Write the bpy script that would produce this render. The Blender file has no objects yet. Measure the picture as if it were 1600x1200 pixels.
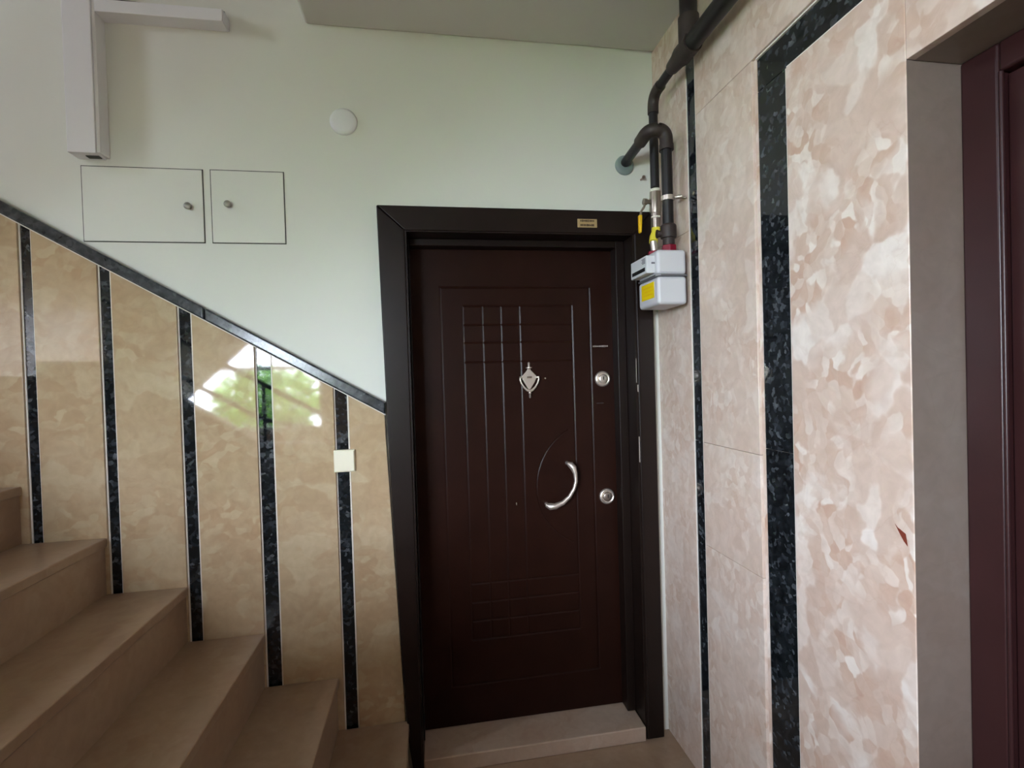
import bpy, bmesh, math, random
from mathutils import Vector, Matrix
random.seed(7)
sc = bpy.context.scene

# ------------------------------------------------------------------ camera
H = 1.46                                     # eye height above the landing
FPX = 790.0                                  # focal length in pixels of the 1600 px frame
YAW, PITCH, ROLL = (math.radians(a) for a in (9.44, -0.85, -1.72))
fw = Vector((math.sin(YAW) * math.cos(PITCH), math.cos(YAW) * math.cos(PITCH), math.sin(PITCH)))
_r = Vector((math.cos(YAW), -math.sin(YAW), 0)); _u = _r.cross(fw)
rt = _r * math.cos(ROLL) + _u * math.sin(ROLL)
up = -_r * math.sin(ROLL) + _u * math.cos(ROLL)
cam_d = bpy.data.cameras.new('camera'); cam = bpy.data.objects.new('camera', cam_d)
sc.collection.objects.link(cam); sc.camera = cam
cam_d.sensor_width = 36; cam_d.sensor_fit = 'HORIZONTAL'; cam_d.lens = FPX / 1600 * 36
cam_d.clip_start = 0.02
M = Matrix((rt, up, -fw)).transposed().to_4x4(); M.translation = (0, 0, H)
cam.matrix_world = M

def ray(px, py): return fw + rt * ((px - 800) / FPX) + up * ((600 - py) / FPX)
def bk(px, py, y=1.9):                       # pixel -> point on a plane parallel to the back wall
    d = ray(px, py); p = d * (y / d.y); p.z += H; return p
def rw(px, py, x=0.925):                     # pixel -> point on a plane parallel to the right wall
    d = ray(px, py); p = d * (x / d.x); p.z += H; return p

# ------------------------------------------------------------------ world, light, exposure
W = bpy.data.worlds.new('sky'); sc.world = W; W.use_nodes = True
bg = W.node_tree.nodes['Background']
bg.inputs[0].default_value = (0.785, 0.87, 1.02, 1); bg.inputs[1].default_value = 76.0
sc.view_settings.view_transform = 'Standard'; sc.view_settings.look = 'None'
sc.view_settings.gamma = 1; sc.view_settings.use_curve_mapping = False
sc.view_settings.exposure = 0.0
sc.cycles.max_bounces = 10; sc.cycles.diffuse_bounces = 6; sc.cycles.transparent_max_bounces = 12
sc.cycles.use_denoising = True

LW_Y, LW_Z = (0.80, 1.16), (2.66, 3.25)      # window in the left wall above the half landing
RW_X, RW_Z = (-2.78, -1.10), (0.95, 2.30)    # window in the rear wall
def portal(name, loc, rot, sx, sy):          # guides the sky light through a window opening
    l = bpy.data.lights.new(name, 'AREA'); l.shape = 'RECTANGLE'; l.size = sx; l.size_y = sy
    l.cycles.is_portal = True
    o = bpy.data.objects.new(name, l); sc.collection.objects.link(o); o.location = loc; o.rotation_euler = rot
X_L, Y_R, Z_T = -3.0, -1.8, 5.0
portal('daylight_portal', (X_L - .02, sum(LW_Y) / 2, sum(LW_Z) / 2), (0, -math.pi / 2, 0), LW_Z[1] - LW_Z[0], LW_Y[1] - LW_Y[0])
portal('daylight_portal', (sum(RW_X) / 2, Y_R - .02, sum(RW_Z) / 2), (math.pi / 2, 0, 0), RW_X[1] - RW_X[0], RW_Z[1] - RW_Z[0])

# ------------------------------------------------------------------ materials
def lin(c):
    return tuple(((v / 255) / 12.92 if v / 255 <= .04045 else ((v / 255 + .055) / 1.055) ** 2.4) for v in c) + (1,)
def mat(name, col, rough=.5, metal=0., spec=.5, bump=0., bscale=60., var=0., vscale=4., coat=0.):
    m = bpy.data.materials.new(name); m.use_nodes = True
    nt = m.node_tree; b = nt.nodes['Principled BSDF']
    b.inputs['Base Color'].default_value = lin(col); b.inputs['Roughness'].default_value = rough
    b.inputs['Metallic'].default_value = metal; b.inputs['Specular IOR Level'].default_value = spec
    b.inputs['Coat Weight'].default_value = coat; b.inputs['Coat Roughness'].default_value = .08
    if bump or var:
        tc = nt.nodes.new('ShaderNodeTexCoord')
    if bump:
        n = nt.nodes.new('ShaderNodeTexNoise'); n.inputs['Scale'].default_value = bscale; n.inputs['Detail'].default_value = 4
        nt.links.new(tc.outputs['Object'], n.inputs['Vector'])
        bp = nt.nodes.new('ShaderNodeBump'); bp.inputs['Strength'].default_value = bump; bp.inputs['Distance'].default_value = .004
        nt.links.new(n.outputs['Fac'], bp.inputs['Height']); nt.links.new(bp.outputs[0], b.inputs['Normal'])
    if var:
        n = nt.nodes.new('ShaderNodeTexNoise'); n.inputs['Scale'].default_value = vscale; n.inputs['Detail'].default_value = 5
        nt.links.new(tc.outputs['Object'], n.inputs['Vector'])
        r = nt.nodes.new('ShaderNodeValToRGB'); c = lin(col)
        r.color_ramp.elements[0].position = .3; r.color_ramp.elements[1].position = .7
        r.color_ramp.elements[0].color = tuple(v * (1 - var) for v in c[:3]) + (1,)
        r.color_ramp.elements[1].color = tuple(min(1, v * (1 + var)) for v in c[:3]) + (1,)
        nt.links.new(n.outputs['Fac'], r.inputs['Fac']); nt.links.new(r.outputs[0], b.inputs['Base Color'])
    return m

def ramp(nt, stops, fac, interp='LINEAR'):
    r = nt.nodes.new('ShaderNodeValToRGB'); e = r.color_ramp.elements; r.color_ramp.interpolation = interp
    while len(e) < len(stops): e.new(.5)
    for i, (p, c) in enumerate(stops):
        e[i].position = p; e[i].color = lin(c) if len(c) == 3 else c
    nt.links.new(fac, r.inputs['Fac']); return r.outputs[0]
def mixc(nt, fac, a, b, mode='MIX'):
    n = nt.nodes.new('ShaderNodeMix'); n.data_type = 'RGBA'; n.blend_type = mode
    if isinstance(fac, float): n.inputs[0].default_value = fac
    else: nt.links.new(fac, n.inputs[0])
    nt.links.new(a, n.inputs[6])
    if isinstance(b, tuple): n.inputs[7].default_value = b
    else: nt.links.new(b, n.inputs[7])
    return n.outputs[2]

def marble(name, strength=1.0, rough=.16, tint=None, clast=15.0, stretch=(1, 1, 1)):
    m = bpy.data.materials.new(name); m.use_nodes = True; nt = m.node_tree; N = nt.nodes.new; L = nt.links.new
    b = nt.nodes['Principled BSDF']; b.inputs['Roughness'].default_value = rough
    tc = N('ShaderNodeTexCoord'); oi = N('ShaderNodeObjectInfo')
    off = N('ShaderNodeVectorMath'); off.operation = 'SCALE'; off.inputs[0].default_value = (7.3, 5.1, 9.7); L(oi.outputs['Random'], off.inputs['Scale'])
    add = N('ShaderNodeVectorMath'); add.operation = 'ADD'; L(tc.outputs['Object'], add.inputs[0]); L(off.outputs[0], add.inputs[1])
    wn = N('ShaderNodeTexNoise'); wn.inputs['Scale'].default_value = 9; wn.inputs['Detail'].default_value = 3; L(add.outputs[0], wn.inputs['Vector'])
    ws = N('ShaderNodeVectorMath'); ws.operation = 'MULTIPLY_ADD'; L(wn.outputs['Color'], ws.inputs[0])
    ws.inputs[1].default_value = (.10, .10, .10); L(add.outputs[0], ws.inputs[2])
    mp = N('ShaderNodeMapping'); mp.inputs['Rotation'].default_value = (.6, .5, .3); mp.inputs['Scale'].default_value = stretch; L(ws.outputs[0], mp.inputs['Vector'])
    v1 = N('ShaderNodeTexVoronoi'); v1.feature = 'SMOOTH_F1'; v1.inputs['Smoothness'].default_value = .22
    v1.inputs['Scale'].default_value = clast; L(mp.outputs[0], v1.inputs['Vector'])
    v2 = N('ShaderNodeTexVoronoi'); v2.feature = 'SMOOTH_F1'; v2.inputs['Smoothness'].default_value = .25
    v2.inputs['Scale'].default_value = clast * 2.6; L(mp.outputs[0], v2.inputs['Vector'])
    s1 = N('ShaderNodeSeparateColor'); L(v1.outputs['Color'], s1.inputs[0])
    s2 = N('ShaderNodeSeparateColor'); L(v2.outputs['Color'], s2.inputs[0])
    base = ramp(nt, [(0, (206, 182, 166)), (.4, (214, 193, 178)), (.62, (221, 203, 190)), (.8, (229, 216, 205)), (1, (236, 227, 218))], s1.outputs[0])
    small = ramp(nt, [(0, (202, 170, 150)), (.4, (211, 187, 170)), (.7, (222, 204, 190)), (1, (236, 226, 215))], s2.outputs[0])
    # zones of fine pinkish breccia between the large clasts
    zn = N('ShaderNodeTexNoise'); zn.inputs['Scale'].default_value = 5.5; zn.inputs['Detail'].default_value = 3; L(add.outputs[0], zn.inputs['Vector'])
    zone = ramp(nt, [(.42, (0, 0, 0, 1)), (.58, (1, 1, 1, 1))], zn.outputs['Fac'])
    c = mixc(nt, zone, base, small)
    # broad plain colour drift
    dn = N('ShaderNodeTexNoise'); dn.inputs['Scale'].default_value = 2.4; dn.inputs['Detail'].default_value = 4; dn.inputs['Distortion'].default_value = .6; L(add.outputs[0], dn.inputs['Vector'])
    plain = ramp(nt, [(.3, (212, 189, 172)), (.55, (219, 201, 186)), (.75, (228, 214, 202))], dn.outputs['Fac'])
    c = mixc(nt, float(1 - strength), c, plain)
    # fine mottling
    fn = N('ShaderNodeTexNoise'); fn.inputs['Scale'].default_value = 38; fn.inputs['Detail'].default_value = 6; L(ws.outputs[0], fn.inputs['Vector'])
    fine = ramp(nt, [(.3, (.86, .85, .84, 1)), (.7, (1, 1, 1, 1))], fn.outputs['Fac'])
    c = mixc(nt, .8, c, fine, 'MULTIPLY')
    # thin rusty veins
    vn = N('ShaderNodeTexNoise'); vn.inputs['Scale'].default_value = 3.1; vn.inputs['Detail'].default_value = 5; vn.inputs['Distortion'].default_value = 1.2; L(add.outputs[0], vn.inputs['Vector'])
    vein = ramp(nt, [(.492, (0, 0, 0, 1)), (.5, (1, 1, 1, 1)), (.508, (0, 0, 0, 1))], vn.outputs['Fac'])
    mul = N('ShaderNodeMath'); mul.operation = 'MULTIPLY'; mul.inputs[1].default_value = .10; L(vein, mul.inputs[0])
    c = mixc(nt, mul.outputs[0], c, lin((176, 138, 116)))
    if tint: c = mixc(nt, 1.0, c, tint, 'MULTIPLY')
    L(c, b.inputs['Base Color']); return m

def granite(name, base=(24, 28, 30), rough=.04):
    m = bpy.data.materials.new(name); m.use_nodes = True; nt = m.node_tree; N = nt.nodes.new; L = nt.links.new
    b = nt.nodes['Principled BSDF']; b.inputs['Roughness'].default_value = rough
    tc = N('ShaderNodeTexCoord'); oi = N('ShaderNodeObjectInfo')
    off = N('ShaderNodeVectorMath'); off.operation = 'SCALE'; off.inputs[0].default_value = (3.3, 8.1, 4.7); L(oi.outputs['Random'], off.inputs['Scale'])
    add = N('ShaderNodeVectorMath'); add.operation = 'ADD'; L(tc.outputs['Object'], add.inputs[0]); L(off.outputs[0], add.inputs[1])
    wn = N('ShaderNodeTexNoise'); wn.inputs['Scale'].default_value = 60; L(add.outputs[0], wn.inputs['Vector'])
    ws = N('ShaderNodeVectorMath'); ws.operation = 'MULTIPLY_ADD'; L(wn.outputs['Color'], ws.inputs[0]); ws.inputs[1].default_value = (.02, .02, .02); L(add.outputs[0], ws.inputs[2])
    v = N('ShaderNodeTexVoronoi'); v.inputs['Scale'].default_value = 85; L(ws.outputs[0], v.inputs['Vector'])
    s = N('ShaderNodeSeparateColor'); L(v.outputs['Color'], s.inputs[0])
    c = ramp(nt, [(0, base), (.55, tuple(int(x * 1.25) for x in base)), (.75, (42, 46, 50)), (.92, (62, 67, 71)), (1, (92, 97, 101))], s.outputs[0])
    n2 = N('ShaderNodeTexNoise'); n2.inputs['Scale'].default_value = 26; n2.inputs['Detail'].default_value = 3; L(add.outputs[0], n2.inputs['Vector'])
    k = ramp(nt, [(.35, (.45, .45, .45, 1)), (.65, (1.1, 1.1, 1.1, 1))], n2.outputs['Fac'])
    L(mixc(nt, 1.0, c, k, 'MULTIPLY'), b.inputs['Base Color']); return m

MT = dict(
    paint=mat('white_wall_paint', (225, 226, 217), .55, bump=.12, bscale=45, var=.02, vscale=2),
    stone_far=marble('bounce_cut_stone', .2, .3, tint=lin((196, 186, 172)), clast=8),  # stone put on the unseen walls to cut bounced light
    ceil=mat('ceiling_paint', (205, 203, 198), .7, var=.02),
    marble=marble('breccia_marble', 1.0, stretch=(1, 1, .75)),
    marble_soft=marble('soft_marble', .45, .045, tint=lin((223, 215, 188)), clast=12, stretch=(.8, 1, 1.2)),
    marble_mid=marble('mottled_marble', .5, .16, clast=20, stretch=(1, 1, .7)),
    marble_stair=marble('stair_marble', .25, .28, tint=lin((192, 180, 164)), clast=8),
    marble_sill=marble('sill_marble', .3, .3, tint=lin((226, 220, 212)), clast=8),
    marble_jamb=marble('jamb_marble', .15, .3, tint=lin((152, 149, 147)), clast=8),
    granite=granite('dark_granite'),
    granite_cap=granite('cap_granite_sheen', (58, 62, 66), .22),  # base lightened in place of the bright reflections on the cap
    grout=mat('white_grout', (222, 216, 206), .7),
    door=mat('dark_brown_door', (37, 18, 12), .32, spec=.16, var=.12, vscale=9, bump=.03, bscale=120),
    frame=mat('dark_brown_frame', (30, 21, 17), .34, spec=.25, var=.12, vscale=12),
    door2=mat('mahogany_door', (50, 27, 27), .32, spec=.35, var=.1, vscale=8),
    chrome=mat('satin_nickel', (222, 212, 200), .38, .85),
    brass=mat('brass_plate', (186, 160, 116), .4, .3),
    ink=mat('dark_print', (70, 54, 30), .6),
    mark=mat('pale_print', (168, 158, 148), .5),
    pipe=mat('black_pipe_paint', (24, 21, 20), .42, var=.2, vscale=20),
    fitting=mat('dark_iron_fitting', (52, 42, 37), .55, bump=.2, bscale=90, var=.2, vscale=30),
    meter=mat('meter_enamel', (205, 205, 208), .38),
    seam=mat('meter_seam_steel', (120, 120, 124), .4, .6),
    disp=mat('meter_index_plastic', (214, 216, 218), .35),
    black=mat('black_window', (22, 22, 24), .3),
    yellow=mat('yellow_label', (240, 208, 10), .5),
    yhose=mat('yellow_hose', (226, 212, 66), .45),
    ylever=mat('yellow_lever', (238, 190, 20), .45),
    red=mat('red_union_nut', (128, 14, 40), .35),
    steel=mat('valve_steel', (172, 160, 148), .34, .9),
    tape=mat('white_thread_tape', (228, 224, 206), .7),
    plast=mat('white_trunking', (232, 232, 234), .45),
    ivory=mat('ivory_plastic', (236, 230, 206), .35),
    flange=mat('grey_flange', (128, 142, 138), .5),
    shadowgap=mat('panel_gap', (70, 72, 66), .8),
    cable=mat('dark_cable', (34, 30, 48), .5),
    knob=mat('panel_knob', (150, 148, 136), .4, .4),
    wood=mat('window_frame_white', (222, 222, 222), .4),
    leaf=mat('leaf_green', (96, 150, 40), .5, var=.35, vscale=3),
    bark=mat('bark', (74, 58, 44), .9, bump=.4, bscale=30),
    ground=mat('outside_ground', (120, 124, 100), .9, var=.2),
    rust=mat('rust_stain', (120, 52, 36), .6),
)
gm = bpy.data.materials.new('window_glass'); gm.use_nodes = True
nt = gm.node_tree; nt.nodes.clear()
o_ = nt.nodes.new('ShaderNodeOutputMaterial'); t_ = nt.nodes.new('ShaderNodeBsdfTransparent'); g_ = nt.nodes.new('ShaderNodeBsdfGlossy')
g_.inputs['Roughness'].default_value = .02; x_ = nt.nodes.new('ShaderNodeMixShader'); x_.inputs[0].default_value = .06
nt.links.new(t_.outputs[0], x_.inputs[1]); nt.links.new(g_.outputs[0], x_.inputs[2]); nt.links.new(x_.outputs[0], o_.inputs[0])
MT['glass'] = gm

# ------------------------------------------------------------------ mesh helpers
class MB:
    def __init__(s): s.v = []; s.f = []
    def box(s, a, b):
        (x0, y0, z0), (x1, y1, z1) = a, b; n = len(s.v)
        s.v += [Vector(p) for p in ((x0, y0, z0), (x1, y0, z0), (x1, y1, z0), (x0, y1, z0), (x0, y0, z1), (x1, y0, z1), (x1, y1, z1), (x0, y1, z1))]
        s.f += [[n + i for i in q] for q in ((0, 3, 2, 1), (4, 5, 6, 7), (0, 1, 5, 4), (1, 2, 6, 5), (2, 3, 7, 6), (3, 0, 4, 7))]
        return s
    def prism(s, pts, axis, a, b):           # polygon of 2-D points extruded along an axis
        def P(p, t):
            return Vector((t, p[0], p[1])) if axis == 'x' else Vector((p[0], t, p[1])) if axis == 'y' else Vector((p[0], p[1], t))
        n = len(s.v); k = len(pts); s.v += [P(p, a) for p in pts] + [P(p, b) for p in pts]
        s.f += [[n + i for i in range(k)], [n + k + i for i in reversed(range(k))]]
        s.f += [[n + i, n + k + i, n + k + (i + 1) % k, n + (i + 1) % k] for i in range(k)]
        return s
    def tube(s, path, rad, seg=16):
        path = [Vector(p) for p in path]
        if not isinstance(rad, (list, tuple)): rad = [rad] * len(path)
        t0 = (path[1] - path[0]).normalized(); a = Vector((0, 0, 1)) if abs(t0.z) < .9 else Vector((1, 0, 0))
        nrm = t0.cross(a).normalized(); n0 = len(s.v); prev = t0
        for i, p in enumerate(path):
            t = (path[min(i + 1, len(path) - 1)] - path[max(i - 1, 0)]).normalized()
            q = prev.rotation_difference(t); nrm = q @ nrm; prev = t; bn = t.cross(nrm)
            for k in range(seg):
                an = 2 * math.pi * k / seg; s.v.append(p + (nrm * math.cos(an) + bn * math.sin(an)) * rad[i])
        for i in range(len(path) - 1):
            for k in range(seg):
                a_ = n0 + i * seg + k; b_ = n0 + i * seg + (k + 1) % seg
                s.f.append([a_, b_, b_ + seg, a_ + seg])
        s.f.append([n0 + k for k in reversed(range(seg))]); s.f.append([n0 + (len(path) - 1) * seg + k for k in range(seg)])
        return s
    def lathe(s, o, axis, prof, seg=24):     # prof: (distance along axis, radius)
        o = Vector(o); ax = Vector(axis).normalized()
        return s.tube2(o, ax, prof, seg)
    def tube2(s, o, ax, prof, seg):
        a = Vector((0, 0, 1)) if abs(ax.z) < .9 else Vector((1, 0, 0)); u = ax.cross(a).normalized(); w = ax.cross(u); n0 = len(s.v)
        for d, r in prof:
            for k in range(seg):
                an = 2 * math.pi * k / seg; s.v.append(o + ax * d + (u * math.cos(an) + w * math.sin(an)) * max(r, 1e-5))
        for i in range(len(prof) - 1):
            for k in range(seg):
                a_ = n0 + i * seg + k; b_ = n0 + i * seg + (k + 1) % seg; s.f.append([a_, b_, b_ + seg, a_ + seg])
        s.f.append([n0 + k for k in reversed(range(seg))]); s.f.append([n0 + (len(prof) - 1) * seg + k for k in range(seg)])
        return s
    def build(s, name, m, parent=None, bevel=0., seg=2, smooth=False):
        off = Vector((0, 0, 0)); p = parent
        while p: off += p.location; p = p.parent
        me = bpy.data.meshes.new(name); me.from_pydata([v - off for v in s.v], [], s.f)
        b = bmesh.new(); b.from_mesh(me); bmesh.ops.recalc_face_normals(b, faces=b.faces)
        if bevel:
            es = [e for e in b.edges if len(e.link_faces) == 2 and e.calc_face_angle(0) > .5]
            bmesh.ops.bevel(b, geom=es, offset=bevel, segments=seg, affect='EDGES', profile=.5, clamp_overlap=True)
        b.to_mesh(me); b.free()
        if smooth or bevel:
            for q in me.polygons: q.use_smooth = True
            me.set_sharp_from_angle(angle=math.radians(50))
        me.materials.append(MT[m]); o = bpy.data.objects.new(name, me); sc.collection.objects.link(o)
        if bevel:
            wn = o.modifiers.new('weighted_normal', 'WEIGHTED_NORMAL'); wn.weight = 100; wn.keep_sharp = True
        if parent: o.parent = parent
        return o

def tag(o, label, cat, group=None, kind=None):
    o['label'] = label; o['category'] = cat
    if group: o['group'] = group
    if kind: o['kind'] = kind
    return o
def thing(name, loc, label, cat, group=None, kind=None):
    o = bpy.data.objects.new(name, None); sc.collection.objects.link(o); o.location = loc; o.empty_display_size = .05
    return tag(o, label, cat, group, kind)
def arc_path(pts, r, n=7):                   # polyline with rounded corners
    pts = [Vector(p) for p in pts]; out = [pts[0]]
    for i in range(1, len(pts) - 1):
        a = (pts[i - 1] - pts[i]).normalized(); b = (pts[i + 1] - pts[i]).normalized()
        p0 = pts[i] + a * r; p1 = pts[i] + b * r
        for k in range(n + 1):
            t = k / n; out.append(p0 * (1 - t) ** 2 + pts[i] * 2 * t * (1 - t) + p1 * t * t)
    out.append(pts[-1]); return out

# ------------------------------------------------------------------ setting
YT, YP = 1.90, 1.92          # tile face and painted face of the back wall
XT, XP = 0.925, 0.945        # tile face and backing of the right wall
ZC = 2.74                    # soffit of the upper landing
XS = -0.393                  # free edge of the upper landing
DX0, DX1, DZ1 = -0.066, 0.815, 2.005     # opening of the brown door
floor = MB().box((X_L - .2, Y_R - .2, -.15), (1.5, 2.2, 0)).build('floor', 'marble_stair')
tag(floor, 'worn beige marble landing floor in front of the doors', 'floor', kind='structure')
wb = MB()
wb.box((X_L - .2, YP, 0), (DX0, YP + .25, Z_T)).box((DX1, YP, 0), (1.5, YP + .25, Z_T)).box((DX0, YP, DZ1), (DX1, YP + .25, Z_T)).box((DX0, 2.10, 0), (DX1, YP + .25, DZ1))
wall_back = wb.build('wall_back', 'paint'); tag(wall_back, 'white painted stairwell wall above the sloping marble wainscot', 'wall', kind='structure')
Y2A, Y2B, Z2 = -0.12, 0.84, 2.045        # opening of the right hand door
XD2 = 1.047
wr = MB()
wr.box((XP, Y2B + .02, 0), (1.3, YP, Z_T)).box((XP, Y_R, 0), (1.3, Y2A - .02, Z_T)).box((XP, Y2A - .02, Z2 + .02), (1.3, Y2B + .02, Z_T)).box((1.12, Y2A - .02, 0), (1.3, Y2B + .02, Z2 + .02))
wall_right = wr.build('wall_right', 'grout'); tag(wall_right, 'wall clad in breccia marble slabs with dark granite bands', 'wall', kind='structure')
wl = MB()
wl.box((X_L - .2, Y_R, 0), (X_L, LW_Y[0], Z_T)).box((X_L - .2, LW_Y[1], 0), (X_L, YP, Z_T)).box((X_L - .2, LW_Y[0], 0), (X_L, LW_Y[1], LW_Z[0])).box((X_L - .2, LW_Y[0], LW_Z[1]), (X_L, LW_Y[1], Z_T))
tag(wl.build('wall_left', 'stone_far'), 'unseen wall, beige stone added to cut bounced light, with a high window over the half landing', 'wall', kind='structure')
wq = MB()
wq.box((X_L - .2, Y_R - .2, 0), (RW_X[0], Y_R, Z_T)).box((RW_X[1], Y_R - .2, 0), (1.3, Y_R, Z_T)).box((RW_X[0], Y_R - .2, 0), (RW_X[1], Y_R, RW_Z[0])).box((RW_X[0], Y_R - .2, RW_Z[1]), (RW_X[1], Y_R, Z_T))
tag(wq.build('wall_rear', 'stone_far'), 'unseen wall, beige stone added to cut bounced light, with a window onto the trees', 'wall', kind='structure')
tag(MB().box((XS, Y_R, ZC), (XP, YP, ZC + .2)).build('ceiling', 'ceil', bevel=.012), 'grey painted soffit of the landing above the brown door', 'ceiling', kind='structure')
tag(MB().box((X_L - .2, Y_R - .2, Z_T), (1.3, YP + .25, Z_T + .15)).build('ceiling', 'ceil'), 'painted ceiling at the top of the stairwell', 'ceiling', kind='structure')

def window(name, plane, at, u, z, nu, nz, label):
    w = thing(name, (at - .1, sum(u) / 2, z[0]) if plane == 'x' else (sum(u) / 2, at - .1, z[0]), label, 'window', kind='structure')
    def bx(m, u0, u1, z0, z1, d):
        if plane == 'x': m.box((at - .1 - d, u0, z0), (at - .1 + d, u1, z1))
        else: m.box((u0, at - .1 - d, z0), (u1, at - .1 + d, z1))
    m = MB(); t = .05
    bx(m, u[0], u[0] + t, z[0], z[1], .03); bx(m, u[1] - t, u[1], z[0], z[1], .03); bx(m, u[0] + t, u[1] - t, z[0], z[0] + t, .03); bx(m, u[0] + t, u[1] - t, z[1] - t, z[1], .03)
    m.build('window_frame', 'wood', w)
    for i in range(1, nu):
        c = u[0] + (u[1] - u[0]) * i / nu; m = MB(); bx(m, c - .02, c + .02, z[0] + t, z[1] - t, .025); m.build('mullion', 'wood', w)
    for i in range(1, nz):
        c = z[0] + (z[1] - z[0]) * i / nz; m = MB(); bx(m, u[0] + t, u[1] - t, c - .02, c + .02, .02); m.build('transom', 'wood', w)
    m = MB(); bx(m, u[0] + t, u[1] - t, z[0] + t, z[1] - t, .003); m.build('pane', 'glass', w)
window('window_1', 'x', X_L, LW_Y, LW_Z, 2, 1, 'white framed window high above the half landing')
window('window_2', 'y', Y_R, RW_X, RW_Z, 1, 2, 'white framed window opening onto green trees')

# sloping wainscot on the back wall: marble slabs, recessed granite strips, granite cap
def cap_z(x): return 1.335 + (x + .16) * (2.032 - 1.335) / (-1.343 + .16)      # underside of the cap
strips = [(-1.308, -1.272), (-1.080, -1.042), (-.841, -.797), (-.597, -.543), (-.336, -.287)]
RISE, RUN, XN1, ZN1 = .19, .2435, -.112, .198
def tread_z(x): return ZN1 + RISE * max(0, math.floor((XN1 - x) / RUN + 1e-6)) if x <= XN1 else 0
strips_all = [(a - .2435 * k, b - .2435 * k) for k in (3, 2, 1) for a, b in [(-1.308, -1.272)]] + strips
edges = [(None, strips_all[0][0])] + [(strips_all[i][1], strips_all[i + 1][0]) for i in range(len(strips_all) - 1)]
for x0, x1 in edges[1:]:
    lo = max(0, tread_z(x1) - .2)
    MB().prism([(x0 + .0015, lo), (x1 - .0015, lo), (x1 - .0015, cap_z(x1)), (x0 + .0015, cap_z(x0))], 'y', YT, YP).build('marble_slab', 'marble_soft', wall_back, bevel=.0015)
MB().prism([(strips[-1][1] + .0015, 0), (-.118, 0), (-.124, .3), (-.158, 1.25), (-.160, cap_z(-.160)), (strips[-1][1] + .0015, cap_z(strips[-1][1]))], 'y', YT, YP).build('marble_slab', 'marble_soft', wall_back, bevel=.002)
for x0, x1 in strips_all:
    lo = tread_z((x0 + x1) / 2) - .1
    MB().prism([(x0, max(0, lo)), (x1, max(0, lo)), (x1, cap_z(x1)), (x0, cap_z(x0))], 'y', YT + .011, YP).build('granite_strip', 'granite', wall_back)
    for e, w_ in ((x0, .003), (x1 - .003, .003)):   # pale joint beside the strip
        MB().prism([(e - .0016, max(0, lo)), (e + w_, max(0, lo)), (e + w_, cap_z(e)), (e - .0016, cap_z(e))], 'y', YT + .008, YP).build('joint', 'grout', wall_back)
xa, xb = -2.05, -.156
cuts = [xb, -.75, -1.36, xa]
for i in range(3):
    a, b_ = cuts[i + 1] + .001, cuts[i] - .001
    t = .046
    MB().prism([(a, cap_z(a) + .003), (b_, cap_z(b_) + .003), (b_, cap_z(b_) + t), (a, cap_z(a) + t)], 'y', YT - .014, YP).build('granite_cap', 'granite_cap', wall_back, bevel=.006, seg=3)
MB().prism([(xa, cap_z(xa) - .001), (xb, cap_z(xb) - .001), (xb, cap_z(xb) + .003), (xa, cap_z(xa) + .003)], 'y', YT - .004, YP).build('joint', 'grout', wall_back)

# cladding of the right wall
def slab(y0, y1, z0, z1, m='marble', x=XT, bev=.0018):
    g = .0004
    return MB().box((x, y0 + g, z0 + g), (XP, y1 - g, z1 - g)).build('marble_slab', m, wall_right, bevel=bev)
for z0, z1 in ((0, 1.955), (1.955, ZC)): slab(1.662, YP, z0, z1, 'marble_mid')
for z0, z1 in ((0, .862), (.862, 1.215), (1.215, 2.327)): slab(1.300, 1.602, z0, z1, 'marble_mid')
for y0, y1 in ((.62, 1.602), (-.5, .62), (Y_R, -.5)): slab(y0, y1, 2.327, ZC, 'marble_mid')
slab(Y2B, 1.166, 0, 2.226)
for y0, y1 in ((.1, Y2B), (Y2A, .1)): slab(y0, y1, Z2, 2.226)
slab(Y_R, Y2A, 0, 2.226)
def gr(y0, y1, z0, z1, x=XT + .010): return MB().box((x, y0, z0 + .0008), (XP, y1, z1 - .0008)).build('granite_strip', 'granite', wall_right)
for z0, z1 in ((0, 1.216), (1.216, ZC)): gr(1.604, 1.660, z0, z1, XT + .004)
for z0, z1 in ((0, 1.236), (1.236, 2.232)): gr(1.172, 1.288, z0, z1)
for y0, y1 in ((.45, 1.288), (-.6, .45)): gr(y0, y1, 2.233, 2.321)
for y0, y1, z0, z1, d in ((1.288, 1.2995, 0, 2.326, .0085), (1.167, 1.1715, 0, 2.227, .004), (1.6025, 1.6045, 0, ZC, .001), (1.6595, 1.6615, 0, ZC, .001)):
    MB().box((XT + d, y0, z0), (XP, y1, z1)).build('joint', 'marble' if d == .0085 else 'grout', wall_right)
MB().box((XT + .006, -.6, 2.322), (XP, 1.29, 2.3265)).build('joint', 'grout', wall_right)
MB().box((XT + .006, -.6, 2.2265), (XP, 1.17, 2.2325)).build('joint', 'grout', wall_right)
# rusty inclusion in the big slab
p = rw(1408, 835, XT); m = MB()
m.prism([(p.y + .013, p.z + .018), (p.y + .007, p.z + .012), (p.y + .002, p.z + .010), (p.y - .010, p.z + .004), (p.y - .012, p.z - .006), (p.y - .014, p.z - .020), (p.y - .006, p.z - .012), (p.y + .001, p.z - .002), (p.y + .006, p.z + .006)], 'x', XT - .0004, XT + .001)
m.build('rust_inclusion', 'rust', wall_right)
# marble lining of the right hand door opening
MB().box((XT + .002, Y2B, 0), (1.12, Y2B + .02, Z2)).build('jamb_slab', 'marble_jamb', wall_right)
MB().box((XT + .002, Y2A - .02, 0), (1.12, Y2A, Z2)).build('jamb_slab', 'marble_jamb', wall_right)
MB().box((XT + .002, Y2A, Z2 + .0005), (1.12, Y2B, Z2 + .0195)).build('head_slab', 'marble_jamb', wall_right)

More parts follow.
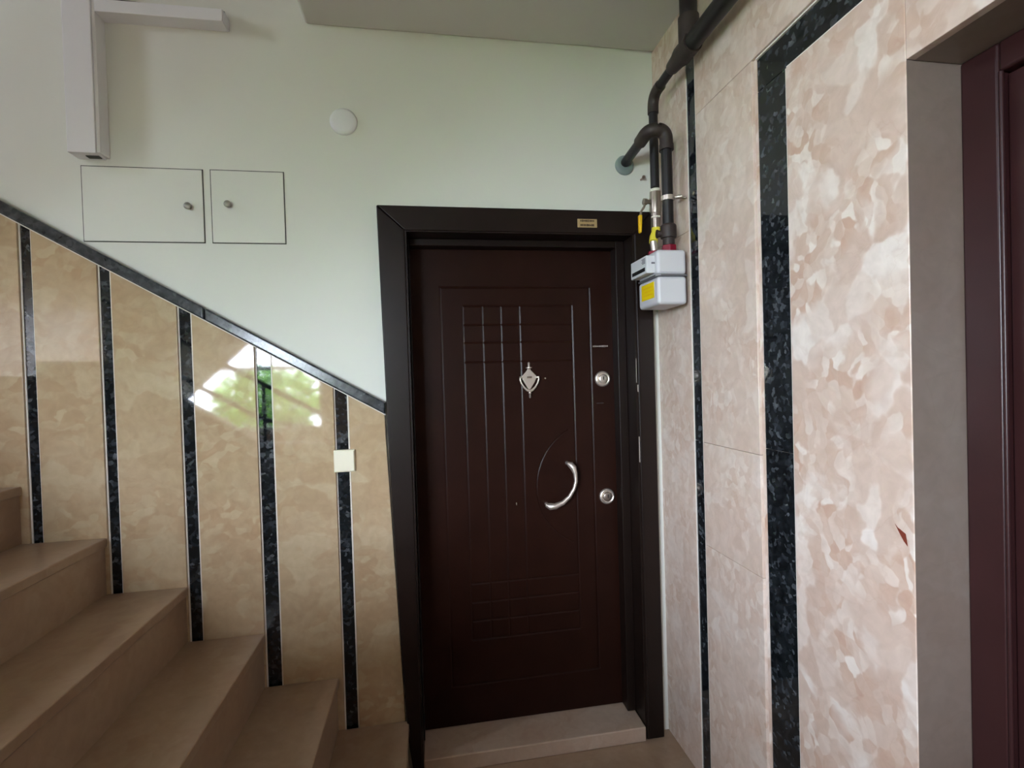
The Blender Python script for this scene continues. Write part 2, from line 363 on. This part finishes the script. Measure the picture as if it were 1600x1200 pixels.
tag(MB().box((-.66, -1.35, 0), (-.58, .30, 1.05)).build('wall_shade_low', 'paint', bevel=.01), 'unseen low white wall added to shade the lower right wall', 'wall', kind='structure')  # added out of view to shade the foot of the right wall

# ------------------------------------------------------------------ staircase
st = thing('staircase', (-1.0, 1.2, 0), 'beige marble stair flight climbing beside the sloping wainscot', 'staircase', kind='structure')
SY0, NST = .55, 8
for k in range(NST):
    xn = XN1 - RUN * k; zt = ZN1 + RISE * k; zb = 0 if k == 0 else ZN1 + RISE * (k - 1)
    MB().box((xn - .03, SY0, zb), (xn - .004, YT - .001, zt - .031)).build('riser', 'marble_stair', st)
    x_back = xn - RUN - .02 if k < NST - 1 else X_L
    MB().box((x_back, SY0 - .01, zt - .030), (xn + .004, YT - .001, zt)).build('tread', 'marble_stair', st, bevel=.004)
MB().prism([(-.42, 0), (-.42, 1.06), (-.55, 1.08), (-1.0, 1.10), (-1.82, 1.62), (-2.2, 1.62), (-2.2, 0)], 'y', SY0 - .095, SY0 - .012).build('shade_parapet', 'paint', st)  # unseen side wall, added and shaped to shade lower slabs, steps and floor
for dz in (.14, .36):
    MB().tube([(-1.86, SY0 - .053, 1.62 + dz), (-1.0, SY0 - .053, 1.10 + dz), (-.60, SY0 - .053, 1.10 + dz * .35)], .014, 10).build('rail', 'pipe', st, smooth=True)
for xx, z0, z1 in ((-1.80, 1.60, 1.98), (-1.0, 1.09, 1.47)):
    MB().tube([(xx, SY0 - .053, z0), (xx, SY0 - .053, z1)], .011, 10).build('rail_post', 'pipe', st, smooth=True)
prof = [(XN1 - .03, 0)]
for k in range(NST):
    xn = XN1 - RUN * k - .03; zt = ZN1 + RISE * k - .031
    prof += [(xn, zt), (xn - RUN, zt)]
prof = prof[:-1] + [(X_L, ZN1 + RISE * 7 - .031), (X_L, 0)]
MB().prism(prof, 'y', SY0 + .01, YT - .003).build('stair_body', 'paint', st)

# return flight from the half landing to the floor above, its solid side added to shade the upper left wall
sf = thing('staircase', (-1.1, -.05, 1.5), 'upper return flight rising to the landing above, its solid white side added for shade', 'staircase', kind='structure')
UY0, UY1, NU = -.65, .36, 7
ru, rn = (ZC + .2 - 1.528) / NU, (1.82 - .393) / (NU - 1)
under = [(-1.90, 1.36), (XS - .001, ZC - .0), (XS - .001, ZC + .19)]
for k in range(NU - 1, -1, -1):
    xk = -1.82 + rn * k
    if k < NU - 1: under += [(xk + rn if xk + rn < XS - .001 else XS - .001, 1.528 + ru * (k + 1) - .03), (xk, 1.528 + ru * (k + 1) - .03)]
under += [(-1.82, 1.52), (-1.90, 1.52)]
cl_ = []
for q in under:
    if not cl_ or (abs(q[0] - cl_[-1][0]) + abs(q[1] - cl_[-1][1])) > 1e-4: cl_.append(q)
MB().prism(cl_, 'y', UY0, UY1).build('flight_slab', 'paint', sf)
for k in range(NU - 1):
    xk = -1.82 + rn * k; zt = 1.528 + ru * (k + 1)
    MB().box((xk - .012, UY0, zt - .03), (min(xk + rn, XS - .002), UY1, zt)).build('tread', 'marble_stair', sf, bevel=.003)
MB().prism([(-1.90, 1.36), (XS - .001, ZC), (XS - .001, ZC + 1.05), (-1.90, 2.42)], 'y', UY1 + .001, UY1 + .081).build('shade_parapet', 'paint', sf)
MB().box((X_L, UY0, 1.36), (-2.201, SY0 + .005, 1.528)).build('landing_slab', 'paint', sf)

# ------------------------------------------------------------------ brown entrance door
d1 = thing('door_1', (.37, 1.95, 0), 'dark brown panelled steel door with knocker and curved handle', 'door', kind='structure')
YC, YL = 1.88, 2.03
cs = MB()
cs.prism([(-.163, 2.092), (DX0, 2.003), (DX0, 0), (-.096, 0), (-.113, .14), (-.128, .5), (-.150, 1.3)], 'y', YC, YP - .001)
cs.build('casing', 'frame', d1, bevel=.004)
cs = MB(); cs.prism([(.888, 2.092), (DX1, 2.003), (DX1, 0), (.888, 0)], 'y', YC, YP - .001); cs.build('casing', 'frame', d1, bevel=.004)
cs = MB(); cs.prism([(-.163, 2.0925), (.888, 2.0925), (DX1, 2.0035), (DX0, 2.0035)], 'y', YC, YP - .001); cs.build('casing', 'frame', d1, bevel=.004)
jb = MB()
jb.box((DX0, YC + .004, 0), (DX0 + .006, 2.095, DZ1 - .006)).box((DX1 - .006, YC + .004, 0), (DX1, 2.095, DZ1 - .006)).box((DX0, YC + .004, DZ1 - .006), (DX1, 2.095, DZ1))
jb.build('jamb', 'frame', d1)
sb = MB()
sb.box((DX0 + .006, 1.972, .06), (DX0 + .012, 2.05, DZ1 - .006)).box((.772, 1.972, .06), (DX1 - .006, 2.05, DZ1 - .006)).box((DX0 + .012, 1.972, 1.972), (.772, 2.05, DZ1 - .006))
sb.build('stop', 'frame', d1, bevel=.003)
MB().tube([(DX1 + .004, YC - .001, .06), (DX1 + .004, YC - .001, 2.0)], .0035, 8).build('edge_bead', 'frame', d1, smooth=True)
for pa, pb, w_ in ((bk(996, 601, YC), bk(997, 612, YC), .003), (bk(998, 682, YC), bk(998.5, 722, YC), .0025), (bk(993, 560, YC), bk(994, 598, YC), .001)):
    MB().box((pa.x - w_ / 2, YC - .006, pb.z), (pa.x + w_ / 2, YC - .002, pa.z)).build('paint_chip', 'mark', d1)
# leaf with milled grooves
leaf = MB().box((DX0 + .012, YL, .062), (.772, 2.085, 1.972)).build('door_leaf', 'door', d1)
cut = []
GW, GD = .0105, .0021
def gv(x, z0, z1): cut.append((x - GW / 2, z0, x + GW / 2, z1))
def gh(z, x0, x1): cut.append((x0, z - GW / 2, x1, z + GW / 2))
gv(.059, .22, 1.822); gv(.674, .22, 1.822); gh(1.822, .059 - GW / 2, .674 + GW / 2); gh(.22, .059 - GW / 2, .674 + GW / 2)
for x in (.146, .224, .299, .376): gv(x, .40, 1.747)
gv(.597, .40, 1.747)
for z in (1.747, 1.671, 1.599, 1.521): gh(z, .146, .597)
for z in (.40, .476, .552, .628): gh(z, .146, .597)
cm = MB()
for i, (x0, z0, x1, z1) in enumerate(cut):
    e = .0006; h = GW / 2 + e * GW / 2 / GD           # shallow V groove, its sides carried just past the face
    if z1 - z0 > x1 - x0:
        c = (x0 + x1) / 2; cm.prism([(c - h, YL - e), (c + h, YL - e), (c, YL + GD)], 'z', z0, z1)
    else:
        c = (z0 + z1) / 2; cm.prism([(YL - e, c - h), (YL + GD + .00002 * i, c), (YL - e, c + h)], 'x', x0, x1)
# arc groove around the handle
ca = []
cx_, cz_, rr = .690, 1.000, .262
for k in range(33):
    a = math.radians(117 + 4.0 * k); ca.append((cx_ + rr * math.cos(a), cz_ + rr * math.sin(a)))
ca = [q for q in ca if q[0] < .594]
n0 = len(cm.v); hw = GW * .45
for qx, qz in ca:
    ux, uz = (qx - cx_) / rr, (qz - cz_) / rr
    cm.v += [Vector((qx - ux * hw, YL - .0006, qz - uz * hw)), Vector((qx + ux * hw, YL - .0006, qz + uz * hw)), Vector((qx, YL + GD * .95, qz))]
for k in range(len(ca) - 1):
    for a_, b_ in ((0, 1), (1, 2), (2, 0)):
        cm.f.append([n0 + 3 * k + a_, n0 + 3 * k + b_, n0 + 3 * k + 3 + b_, n0 + 3 * k + 3 + a_])
cm.f += [[n0, n0 + 2, n0 + 1], [n0 + 3 * len(ca) - 3, n0 + 3 * len(ca) - 2, n0 + 3 * len(ca) - 1]]
cutter = cm.build('groove_cutter', 'door', d1)
bm_ = leaf.modifiers.new('grooves', 'BOOLEAN'); bm_.object = cutter; bm_.operation = 'DIFFERENCE'; bm_.solver = 'EXACT'; bm_.use_self = True
bpy.context.view_layer.update()
dg = bpy.context.evaluated_depsgraph_get()
nm = bpy.data.meshes.new_from_object(leaf.evaluated_get(dg)); leaf.modifiers.clear(); leaf.data = nm
bpy.data.objects.remove(cutter, do_unlink=True)

# curved pull handle
hp = [(887, 724), (891.5, 726), (896, 731), (899, 740), (900, 752), (897, 764), (890, 776), (880, 785.5), (868, 791), (860, 791.5), (853.5, 789)]
hr = [.007, .0135, .0135, .0095, .0072, .0068, .0078, .0095, .0125, .0145, .008]
yy = [2.0, 1.992, 1.988, 1.985, 1.983, 1.982, 1.983, 1.985, 1.988, 1.992, 2.0]
hd = MB().tube([bk(px, py, y) for (px, py), y in zip(hp, yy)], hr, 14).build('pull_handle', 'chrome', d1, smooth=True)
for px, py in ((889.5, 725.5), (857, 790.5)):
    q = bk(px, py, 1.995); MB().tube([(q.x, q.y, q.z), (q.x, YL + .001, q.z)], [.006, .008], 12).build('mount', 'chrome', hd, smooth=True)
# knocker
kt, kb = bk(825, 566, YL), bk(828, 622, YL); kx = (kt.x + kb.x) / 2; zk = kt.z; kh = kt.z - kb.z
kn = thing('door_knocker', (kx, YL, kb.z), '', ''); del kn['label']; del kn['category']; kn.parent = d1; kn.location = Vector((kx, YL, kb.z)) - d1.location
def Z(f): return zk - kh * f
m = MB()
m.prism([(kx - .004, Z(.16)), (kx - .009, Z(.23)), (kx - .030, Z(.38)), (kx - .031, Z(.44)), (kx - .022, Z(.56)), (kx - .004, Z(.76)), (kx + .004, Z(.76)), (kx + .022, Z(.56)), (kx + .031, Z(.44)), (kx + .030, Z(.38)), (kx + .009, Z(.23)), (kx + .004, Z(.16))], 'y', YL - .009, YL)
m.build('back_plate', 'chrome', kn, bevel=.003)
MB().lathe((kx, YL - .006, Z(.22)), (0, 0, 1), [(0, .004), (.006, .006), (.0085, .0125), (.0115, .0125), (.013, .006), (.016, .005), (.030, .0045), (.0325, .002)], 16).build('finial', 'chrome', kn, smooth=True)
ringp = [(-.037, .40), (-.0385, .48), (-.034, .58), (-.024, .69), (-.011, .775), (0, .80), (.011, .775), (.024, .69), (.034, .58), (.0385, .48), (.037, .40)]
MB().tube([(kx + a, YL - .012, Z(f)) for a, f in ringp], [.003, .0034, .0036, .0042, .0055, .0062, .0055, .0042, .0036, .0034, .003], 10).build('striker', 'chrome', kn, smooth=True)
for sgn in (-1, 1): MB().tube([(kx + sgn * .026, YL - .008, Z(.42)), (kx + sgn * .040, YL - .012, Z(.42))], .0042, 10).build('pivot', 'chrome', kn, smooth=True)
MB().lathe((kx, YL - .012, Z(.80)), (0, 0, -1), [(0, .003), (.006, .006), (.010, .006), (.012, .004), (.026, .0045), (.029, .002)], 14).build('drop', 'chrome', kn, smooth=True)
MB().tube([(kx - .010, YL - .0095, Z(.42)), (kx + .010, YL - .0095, Z(.42))], .004, 8).build('emblem', 'steel', kn, smooth=True)
# locks, spy hole, small marks
for (px, py), r in (((941, 592), .033), ((948, 775), .033)):
    q = bk(px, py, YL)
    rs = MB().lathe((q.x, YL + .001, q.z), (0, -1, 0), [(0, r), (.006, r), (.010, r * .93), (.011, r * .82), (.008, r * .70), (.008, r * .66)], 32).build('lock_rosette', 'chrome', d1, smooth=True)
    MB().lathe((q.x, YL - .006, q.z), (0, -1, 0), [(0, r * .60), (.008, r * .58), (.010, r * .50), (.0105, r * .1)], 24).build('cylinder', 'steel' if py > 700 else 'chrome', rs, smooth=True)
    MB().box((q.x - .0022, YL - .0175, q.z - .004), (q.x + .0022, YL - .0155, q.z + .010)).build('keyway', 'black', rs)
q = bk(852, 591, YL); MB().lathe((q.x, YL + .001, q.z), (0, -1, 0), [(0, .003), (.003, .003), (.0035, .001)], 12).build('spy_hole', 'steel', d1, smooth=True)
q = bk(807, 787, YL); MB().box((q.x - .001, YL - .001, q.z - .006), (q.x + .001, YL + .001, q.z + .005)).build('scratch', 'mark', d1)
def scribble(q, width, hgt, n, m_, parent, y, axis='y'):
    mm = MB(); w = width / n
    for i in range(n):
        h = hgt * random.uniform(.6, 1); x0 = q.x - width / 2 + i * w
        mm.box((x0, y, q.z - h / 2), (x0 + w * random.uniform(.55, .85), y + .0012, q.z + h / 2))
    return mm.build('lettering', m_, parent)
scribble(bk(938, 541, YL), .066, .008, 14, 'mark', d1, YL - .001)
scribble(bk(938, 630, YL), .032, .007, 6, 'fitting', d1, YL - .001)
pa, pb = bk(902, 342, YC), bk(933, 356, YC)
pl_ = MB().box((pa.x, YC - .003, pb.z), (pb.x, YC + .001, pa.z)).build('brand_plate', 'brass', d1, bevel=.0025)
pc = (pa + pb) / 2
for f in (.26, -.24):
    scribble(Vector((pc.x, 0, pc.z + (pa.z - pb.z) * f)), (pb.x - pa.x) * .72, .0085, 9, 'ink', pl_, YC - .0042)
# marble sill
tag(MB().box((-.0585, 1.872, 0), (.808, 2.085, .058)).build('trim_1', 'marble_sill', bevel=.005), 'raised marble sill beneath the brown panelled door', 'door sill', kind='structure')

# ------------------------------------------------------------------ right hand door
d2 = thing('door_2', (XD2, .36, 0), 'mahogany brown door set in a deep marble lined opening', 'door', kind='structure')
MB().box((XD2, .772, 0), (1.12, Y2B, Z2)).build('casing', 'door2', d2, bevel=.006, seg=3)
MB().box((XD2, Y2A, 0), (1.12, Y2A + .07, Z2)).build('casing', 'door2', d2, bevel=.006, seg=3)
MB().box((XD2, Y2A + .07, Z2 - .055), (1.12, .772, Z2)).build('casing', 'door2', d2, bevel=.006, seg=3)
MB().tube([(XD2 + .002, .7685, 0), (XD2 + .002, .7685, Z2 - .056)], .004, 10).build('edge_bead', 'door2', d2, smooth=True)
lf = MB().box((XD2 + .018, Y2A + .072, .01), (1.118, .770, Z2 - .058)).build('door_leaf', 'door2', d2, bevel=.003)
for z0, z1 in ((.15, .85), (1.0, 1.86)):
    MB().box((XD2 + .010, .05, z0), (XD2 + .018, .62, z1)).build('raised_panel', 'door2', lf, bevel=.006)
hq = MB().tube(arc_path([(XD2 + .018, 0.02, 1.02), (XD2 - .03, 0.02, 1.02), (XD2 - .03, .13, 1.02)], .012), .009, 12).build('lever_handle', 'chrome', lf, smooth=True)

# ------------------------------------------------------------------ fixtures on the back wall
def access(name, x0, x1, z0, z1, knob, label):
    t = thing(name, ((x0 + x1) / 2, YP, z0), label, 'access panel', 'service hatches in the white wall')
    MB().box((x0, YP - .0015, z0), (x1, YP + .001, z1)).build('gap', 'shadowgap', t)
    dr = MB().box((x0 + .003, YP - .004, z0 + .003), (x1 - .003, YP + .001, z1 - .003)).build('hatch_door', 'paint', t, bevel=.001)
    MB().lathe((knob.x, YP - .004, knob.z), (0, -1, 0), [(0, .007), (.006, .006), (.010, .011), (.018, .012), (.021, .008)], 16).build('knob', 'knob', dr, smooth=True)
access('access_panel', -1.126, -.748, 1.956, 2.212, bk(295, 323, YP - .01), 'wide white service hatch flush in the wall under the trunking')
access('access_panel', -.726, -.482, 1.956, 2.213, bk(357, 320, YP - .01), 'smaller nearly square white service hatch flush in the wall')
q = bk(537, 191, YP)
jc = thing('junction_cover', (q.x, YP, q.z), 'round white blank cover on the wall above the brown door', 'wall cover')
MB().lathe((q.x, YP + .001, q.z), (0, -1, 0), [(0, .048), (.006, .048), (.012, .045), (.0155, .036), (.017, .02), (.0173, .002)], 40).build('cover_disc', 'plast', jc, smooth=True)
# trunking
tk = thing('cable_trunking', (-1.085, YP, 2.24), 'white boxed in cable trunking dropping down the wall over the wide hatch', 'trunking')
MB().box((-1.130, 1.862, 2.232), (-1.047, YP, 3.4)).build('duct', 'plast', tk, bevel=.002)
MB().box((-1.0468, 1.868, 2.236), (-1.036, YP, 3.4)).build('cover_lip', 'plast', tk, bevel=.0015)
MB().box((-1.09, 1.885, 2.2295), (-1.052, 1.905, 2.2325)).build('dark_patch', 'shadowgap', tk)  # small dark patch on the underside of the duct
tk2 = thing('cable_trunking', (-.84, YP, 2.70), 'thin white cable trunking running sideways from the vertical duct', 'trunking')
MB().box((-1.035, 1.864, 2.694), (-.648, YP, 2.735)).build('duct', 'plast', tk2, bevel=.002)
MB().box((-.6475, 1.868, 2.696), (-.645, YP, 2.733)).build('end_cap', 'plast', tk2)
tag(MB().tube([(-1.0, 1.893, 2.751), (-.9, 1.89, 2.744), (-.70, 1.895, 2.744), (-.652, 1.9, 2.744)], .0065, 10).build('power_cable', 'cable', smooth=True), 'dark cable lying along the top of the thin trunking', 'cable')
# switch on the fifth granite strip
sx, sz = -.304, 1.175
sw = thing('light_switch', (sx, YT, sz - .04), 'ivory rocker light switch over a granite strip beside the brown door', 'switch')
MB().box((sx - .038, YT - .010, sz - .041), (sx + .036, YP - .011, sz + .039)).build('back_box', 'ivory', sw, bevel=.003)
MB().box((sx - .036, YT - .016, sz - .038), (sx + .034, YT - .0102, sz + .036)).build('rocker', 'ivory', sw, bevel=.003)

# ------------------------------------------------------------------ gas installation
gm_ = thing('gas_meter', (.85, 1.72, 1.69), 'light grey gas meter with a yellow label on the marble wall', 'gas meter')
X0, X1, Y0, Y1, Z0, Z1 = .793, .902, 1.640, 1.803, 1.694, 1.884
ZS = 1.795
MB().box((X0, Y0, ZS + .003), (X1, Y1, Z1)).build('upper_case', 'meter', gm_, bevel=.012, seg=4)
lo_ = MB().box((X0, Y0, Z0), (X1, Y1, ZS - .003)).build('lower_case', 'meter', gm_, bevel=.012, seg=4)
MB().prism([(X0 - .004, Y0 + .01), (X0 + .01, Y0 - .004), (X1 - .006, Y0 - .004), (X1 + .006, Y0 + .01), (X1 + .006, Y1 - .01), (X1 - .006, Y1 + .004), (X0 + .01, Y1 + .004), (X0 - .004, Y1 - .01)], 'z', ZS - .0032, ZS + .0032).build('seam_flange', 'seam', gm_, bevel=.001)
ix = MB(); ix.box((X0 - .030, Y0 + .022, 1.806), (X0 + .012, Y1 - .004, 1.868)); ixo = ix.build('index_box', 'disp', gm_, bevel=.003)
MB().box((X0 - .0310, Y0 + .035, 1.815), (X0 - .0295, Y1 - .017, 1.828)).build('counter_window', 'black', ixo)
for j in range(4): MB().box((X0 - .0310, Y0 + .032, 1.842 + j * .005), (X0 - .0297, Y0 + .056 + .004 * (j % 2), 1.8445 + j * .005)).build('print_line', 'seam', ixo)
MB().box((X0 - .012, Y0 + .0185, 1.838), (X0 + .012, Y0 + .0225, 1.843)).build('seal_clip', 'seam', ixo)
lb = MB().box((X0 - .0012, Y0 + .030, 1.722), (X0 + .001, Y1 - .030, 1.778)).build('warning_label', 'yellow', lo_)
for j in range(3): MB().box((X0 - .0018, Y0 + .042, 1.735 + j * .013), (X0 - .0008, Y1 - .045 - .012 * (j % 2), 1.739 + j * .013)).build('print_line', 'ylever', gm_)
XO, YO, XI, YI = .862, 1.690, .850, 1.778
def union(x, y):
    m = MB(); pts = [(x + .027 * math.cos(math.radians(60 * k + 15)), y + .027 * math.sin(math.radians(60 * k + 15))) for k in range(6)]
    m.prism(pts, 'z', Z1 - .002, Z1 + .026); m.build('union_nut', 'red', gm_, bevel=.003)
union(XO, YO); union(XI, YI)
# outlet pipe: up from the meter, over, and into the back wall
hole = bk(975, 259, YP)
op = thing('gas_pipe', (XO, YO, Z1 + .026), 'black outlet pipe arching from the meter into the white wall', 'pipe')
zt = 2.318
RO = .0195
MB().tube([(XO, YO, 1.91), (XO, YO, zt - .055)], RO, 20).build('riser', 'pipe', op, smooth=True)
MB().tube([(hole.x, YO + .055, zt - .010), (hole.x, YP + .02, hole.z + .004)], RO * .92, 20).build('wall_run', 'pipe', op, smooth=True)
MB().tube(arc_path([(XO, YO, zt - .065), (XO, YO, zt), (hole.x, YO, zt), (hole.x, YO + .075, zt - .012)], .036, 9), .0235, 20).build('double_elbow', 'fitting', op, smooth=True)
for z0, z1, r in ((zt - .072, zt - .052, .0255), ): MB().lathe((XO, YO, z0), (0, 0, 1), [(0, r), (z1 - z0, r)], 20).build('elbow_collar', 'fitting', op, smooth=True)
MB().lathe((XO, YO, 1.912), (0, 0, 1), [(0, .021), (.022, .021), (.024, .027), (.030, .028), (.062, .028), (.068, .027), (.072, .023)], 20).build('coupling', 'fitting', op, smooth=True)
MB().lathe((XO - .020, YO + .004, 1.952), (-1, .18, 0), [(0, .012), (.016, .012), (.017, .015), (.022, .015), (.023, .008)], 14).build('test_plug', 'fitting', op, smooth=True)
fl_ = thing('wall_flange', (hole.x, YP, hole.z), 'round grey wall collar around the black outlet pipe', 'collar')
MB().lathe((hole.x, YP + .001, hole.z), (0, -1, 0), [(0, .038), (.008, .038), (.013, .034), (.014, .024)], 28).build('collar_disc', 'flange', fl_, smooth=True)
cl = thing('pipe_clamp', (XO, YO, 2.075), 'shiny steel clamp holding the outlet pipe off the wall', 'pipe clamp')
MB().lathe((XO, YO, 2.068), (0, 0, 1), [(0, .0235), (.016, .0235)], 24).build('ring', 'chrome', cl, smooth=True)
MB().tube([(XO + .022, YO - .016, 2.076), (XO + .040, YO - .030, 2.076)], .006, 10).build('bolt', 'chrome', cl, smooth=True)
MB().tube([(XO + .022, YO, 2.076), (XT, YO - .02, 2.076)], .0035, 8).build('stud', 'steel', cl, smooth=True)
MB().lathe((XT + .003, YO - .066, 2.074), (-1, 0, 0), [(0, .008), (.004, .008), (.006, .003)], 12).build('wall_plug', 'steel', cl, smooth=True)
# supply pipe: along the wall under the ceiling, then down to the valve
XV, YV = .866, 1.795
sp = thing('gas_pipe', (XV, YV, 2.16), 'black supply pipe running below the ceiling then down to the valve', 'pipe')
RS = .0165
tee = rw(1076, 42, XV); yt, zt2 = tee.y, 2.535
elb = rw(1019, 146, XV)
MB().tube(arc_path([(XV, YV, 2.155), (XV, YV, 2.497), (XV, yt + .07, 2.510)], .05, 9), RS, 20).build('drop_run', 'pipe', sp, smooth=True)
MB().tube(arc_path([(XV, YV, 2.43), (XV, YV, 2.497), (XV, YV - .065, 2.499)], .05, 9), RS * 1.22, 20).build('elbow', 'fitting', sp, smooth=True)
MB().lathe((XV, yt + .125, 2.508), (0, -1, 0), [(0, .018), (.01, .023), (.05, .027), (.075, .033), (.15, .033)], 20).build('reducer', 'fitting', sp, smooth=True)
MB().tube([(XV, yt, 2.505), (XV, yt, 2.60)], .033, 20).build('tee_branch', 'fitting', sp, smooth=True)
MB().tube([(XV, yt, 2.595), (XV, yt, ZC + .01)], .028, 20).build('ceiling_run', 'pipe', sp, smooth=True)
MB().tube([(XV, yt - .02, 2.508), (XV, -1.2, 2.508)], .028, 20).build('main_run', 'pipe', sp, smooth=True)
# ball valve
vz = 2.045
va = thing('ball_valve', (XV, YV, vz), 'steel gas valve with a yellow lever hanging under the supply pipe', 'valve')
MB().lathe((XV, YV, vz), (0, 0, 1), [(0, .018), (.012, .018), (.013, .0205), (.030, .0225), (.062, .0225), (.082, .0205), (.092, .0205)], 20).build('valve_body', 'steel', va, smooth=True)
MB().lathe((XV, YV, vz + .092), (0, 0, 1), [(0, .019), (.010, .019), (.012, .016)], 20).build('thread_tape', 'tape', va, smooth=True)
MB().lathe((XV, YV, vz - .006), (0, 0, 1), [(0, .017), (.007, .018)], 20).build('thread_tape', 'tape', va, smooth=True)
MB().lathe((XV - .018, YV, vz + .055), (-1, 0, 0), [(0, .008), (.016, .008), (.017, .012), (.030, .012), (.032, .006)], 14).build('stem', 'steel', va, smooth=True)
lx = XV - .046
lv = MB().tube([(lx + .006, YV, vz + .052), (lx, YV, vz + .035), (lx - .012, YV, vz + .018), (lx - .016, YV, vz - .005)], .0045, 8).build('lever_arm', 'steel', va, smooth=True)
MB().prism([(lx - .0225, vz + .004), (lx - .010, vz + .004), (lx - .0135, vz - .060), (lx - .017, vz - .064), (lx - .0225, vz - .060)], 'y', YV - .008, YV + .008).build('lever_grip', 'ylever', lv, bevel=.003)
# flexible connector
fx = thing('gas_hose', (XI, YI, Z1 + .026), 'yellow flexible hose between the valve and the meter inlet', 'hose')
MB().tube([(XV, YV, vz - .0065), (XV, YV, vz - .045)], [.0165, .015], 16).build('ferrule', 'steel', fx, smooth=True)
MB().tube([(XV, YV, vz - .044), (XV - .002, YV - .002, vz - .060), (XV - .012, YV - .006, vz - .078), (XI - .004, YI, 1.944)], [.0165, .0165, .016, .016], 16).build('sleeve', 'yhose', fx, smooth=True)
MB().tube([(XI - .004, YI, 1.948), (XI, YI, 1.906)], [.0135, .0135], 16).build('ferrule', 'chrome', fx, smooth=True)
# screw left in the wall
q = bk(1001, 281, YP)
sn = thing('wall_screw', (q.x, YP, q.z), 'small screw sticking out of the white wall beside the supply pipe', 'screw')
MB().tube([(q.x, YP + .004, q.z), (q.x, YP - .028, q.z)], .0035, 8).build('shank', 'steel', sn, smooth=True)
MB().lathe((q.x, YP - .026, q.z), (0, -1, 0), [(0, .004), (.003, .007), (.005, .006)], 12).build('head', 'steel', sn, smooth=True)

# ------------------------------------------------------------------ outside the rear window
tag(MB().box((-14, -16, -.9), (10, Y_R - .2, -.6)).build('outside_ground', 'ground'), 'ground outside the stairwell window', 'ground', kind='structure')
def tree(x, y, h, r, n, label):
    t = thing('garden_tree', (x, y, -.6), label, 'tree')
    MB().tube([(x, y, -.6), (x + .05, y, h * .4), (x, y, h)], [.09, .06, .03], 10).build('trunk', 'bark', t, smooth=True)
    m = MB()
    for i in range(n):
        while True:
            v = Vector((random.uniform(-1, 1), random.uniform(-1, 1), random.uniform(-1, 1)))
            if .35 < v.length < 1: break
        c = Vector((x, y, h)) + Vector((v.x * r, v.y * r, v.z * r * .75))
        u = Vector((random.uniform(-1, 1), random.uniform(-1, 1), random.uniform(-.5, .5))).normalized(); w = u.cross(Vector((random.random(), random.random(), random.random()))).normalized()
        s = random.uniform(.05, .09); k = len(m.v)
        m.v += [c - u * s, c + w * s * .45, c + u * s, c - w * s * .45]; m.f.append([k, k + 1, k + 2, k + 3])
    f = m.build('foliage', 'leaf', t); f['kind'] = 'stuff'
tree(-4.1, -4.6, .65, .85, 2200, 'bushy green tree low outside the rear window')
tree(-2.35, -4.3, 1.15, .80, 2200, 'leafy green tree beside the bushy one outside the rear window')
